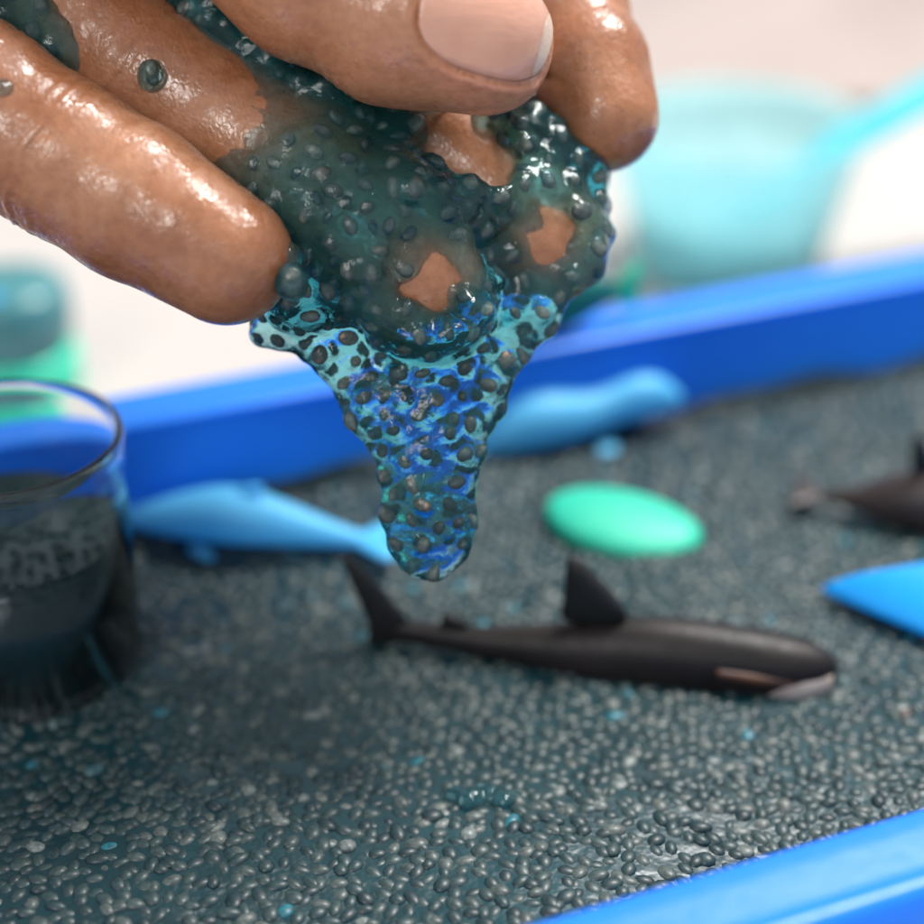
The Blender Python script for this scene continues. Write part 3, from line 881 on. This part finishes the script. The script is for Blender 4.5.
# glass jar standing in the slime, half full
jp = ground(26, 655, ZS)
jar = empty('glass_jar', (jp[0], jp[1], ZS-0.004))
tag(jar, 'clear glass jar of dark slime standing in the tray', 'jar')
JR, JH = 0.0150, 0.0362
wall = 0.0006
prof = [(0.0001, 0), (JR-0.002, 0), (JR-0.0006, 0.0005), (JR, 0.002)] + [(JR, 0.002+(JH-0.004)*t) for t in (0.25, 0.5, 0.75, 1)] + \
       [(JR+0.0003, JH-0.0008), (JR+0.0001, JH), (JR-wall*0.6, JH+0.0002), (JR-wall-0.0002, JH-0.0004), (JR-wall, JH-0.002)] + \
       [(JR-wall, 0.004), (JR-wall-0.002, 0.0024), (0.0001, 0.0022)]
lathe('glass', prof, M['glass'], jar)
JI = JR-wall-0.00025
lathe('slime_fill', [(0.0001, 0.0026), (JI-0.002, 0.0028), (JI, 0.0045), (JI, JH-0.013), (JI-0.0008, JH-0.0136), (0.0001, JH-0.0138)], M['bed'], jar)
# seeds in the jar, seen through its wall
rv, rf, rt = [], [], []
for i in range(700):
    a = rng.uniform(0, 2*math.pi); z = rng.uniform(0.005, JH-0.0145); r = JI-rng.uniform(0.0004, 0.0007)
    if i > 560: r = JI*math.sqrt(rng.random())*0.95; z = JH-0.0138
    Rm = np.array(rand_rot())*np.array([0.00100, 0.00068, 0.00042])[None, :]*0.9
    rv.append(EV@Rm.T+np.array([r*math.cos(a)*0.985, r*math.sin(a)*0.985, z])); rf.append(EF+len(EV)*i); rt.append(np.full(len(EV), rng.random()*0.55))
me = new_mesh('chia_seeds', np.concatenate(rv), np.concatenate(rf)); set_tone(me, np.concatenate(rt))
tag(link('chia_seeds', me, M['bed_seed'], jar), kind='stuff')

# teal pot with green ribbed base, behind the tray
pp = ground(14, 408, 0.0)
pot = empty('small_pot', (pp[0], pp[1]+0.006, 0))
tag(pot, 'small teal grey pot on a ribbed bright green base behind the jar', 'pot')
lathe('base', [(0.0001, 0.0), (0.0110, 0.0), (0.0122, 0.0012), (0.0122, 0.0038), (0.0112, 0.0048), (0.0112, 0.0056), (0.0124, 0.0066), (0.0124, 0.0094), (0.0112, 0.0106), (0.0001, 0.0108)], M['green'], pot)
lathe('body', [(0.0108, 0.0106), (0.0112, 0.0125), (0.0119, 0.0140), (0.0120, 0.0190), (0.0116, 0.0222), (0.0100, 0.0240), (0.006, 0.0246), (0.0001, 0.0247)], M['teal_grey'], pot)
loft('spout', [(-0.010, -0.004, 0.015, 0.004, 0.003), (-0.006, -0.0065, 0.0185, 0.005, 0.0055), (0.0, -0.0075, 0.0205, 0.0048, 0.0048), (0.0035, -0.0075, 0.0212, 0.002, 0.002)], M['ray'], pot, 14)

pot.scale = (0.95, 0.95, 0.96)

# turquoise cup behind the tray with a teal scoop in it
cp = ground(724, 262, 0.0)
cup = empty('turquoise_cup', (cp[0], cp[1]-0.004, 0))
tag(cup, 'clear turquoise tapered plastic cup on the table behind the tray', 'cup')
CH = 0.033
r0, r1 = 0.0190, 0.0265
prof = [(0.0001, 0.0), (r0-0.001, 0.0), (r0, 0.001), (r1, CH-0.002), (r1+0.0012, CH-0.0015), (r1+0.0012, CH), (r1-0.0004, CH), (r1-0.0014, CH-0.002), (r0-0.0012, 0.0024), (0.0001, 0.0022)]
lathe('wall', prof, M['cup'], cup)
ir0 = r0-0.0016
lathe('water', [(0.0001, 0.0026), (ir0, 0.0026), (ir0+0.0036, 0.0165), (0.0001, 0.0165)], M['cup'], cup)
scp = empty('teal_scoop', (cp[0]+0.004, cp[1]-0.004, 0.0))
tag(scp, 'teal plastic scoop resting across the rim of the cup', 'scoop')
loft('handle', [(0.012, -0.006, CH-0.006, 0.0075, 0.0020), (0.022, -0.002, CH-0.001, 0.0080, 0.0020), (0.036, 0.004, CH+0.005, 0.0085, 0.0020), (0.060, 0.014, CH+0.013, 0.0090, 0.0020), (0.080, 0.022, CH+0.019, 0.0085, 0.0020), (0.083, 0.023, CH+0.02, 0.003, 0.001)], M['teal'], scp, 14, 3)
loft('bowl', [(-0.008, -0.010, CH-0.018, 0.003, 0.002), (-0.004, -0.009, CH-0.016, 0.008, 0.0035), (0.004, -0.008, CH-0.012, 0.0092, 0.0042), (0.011, -0.006, CH-0.008, 0.006, 0.003), (0.014, -0.005, CH-0.005, 0.004, 0.0018)], M['teal'], scp, 14)

# green and teal toy fish lying on the back lip
fp = ground(598, 296, ZR)
fq = TU*(fp[:2]@TU-0.0090) + TV*(v_back+0.0046)      # on the middle of the back lip
fo = empty('toy_fish', (fq[0], fq[1], ZR+0.0003), TA)
fo.scale = (1.15, 1.0, 1.25)
tag(fo, 'small dark teal toy fish with green tail lying on the back lip', 'toy fish')
loft('body', [(-0.014, 0, 0.0035, 0.001, 0.001), (-0.011, 0, 0.0037, 0.0026, 0.0034), (-0.005, 0, 0.004, 0.0034, 0.0046), (0.0, 0, 0.004, 0.0028, 0.0038), (0.004, 0, 0.004, 0.0014, 0.002), (0.006, 0, 0.004, 0.0008, 0.0014)], M['dark_teal'], fo, 14)
fin('tail_fin', [(0.004, 0.003), (0.008, 0.0075), (0.0105, 0.0085), (0.009, 0.0045), (0.0105, 0.0008), (0.008, 0.0012)], 0.0022, M['green'], fo)
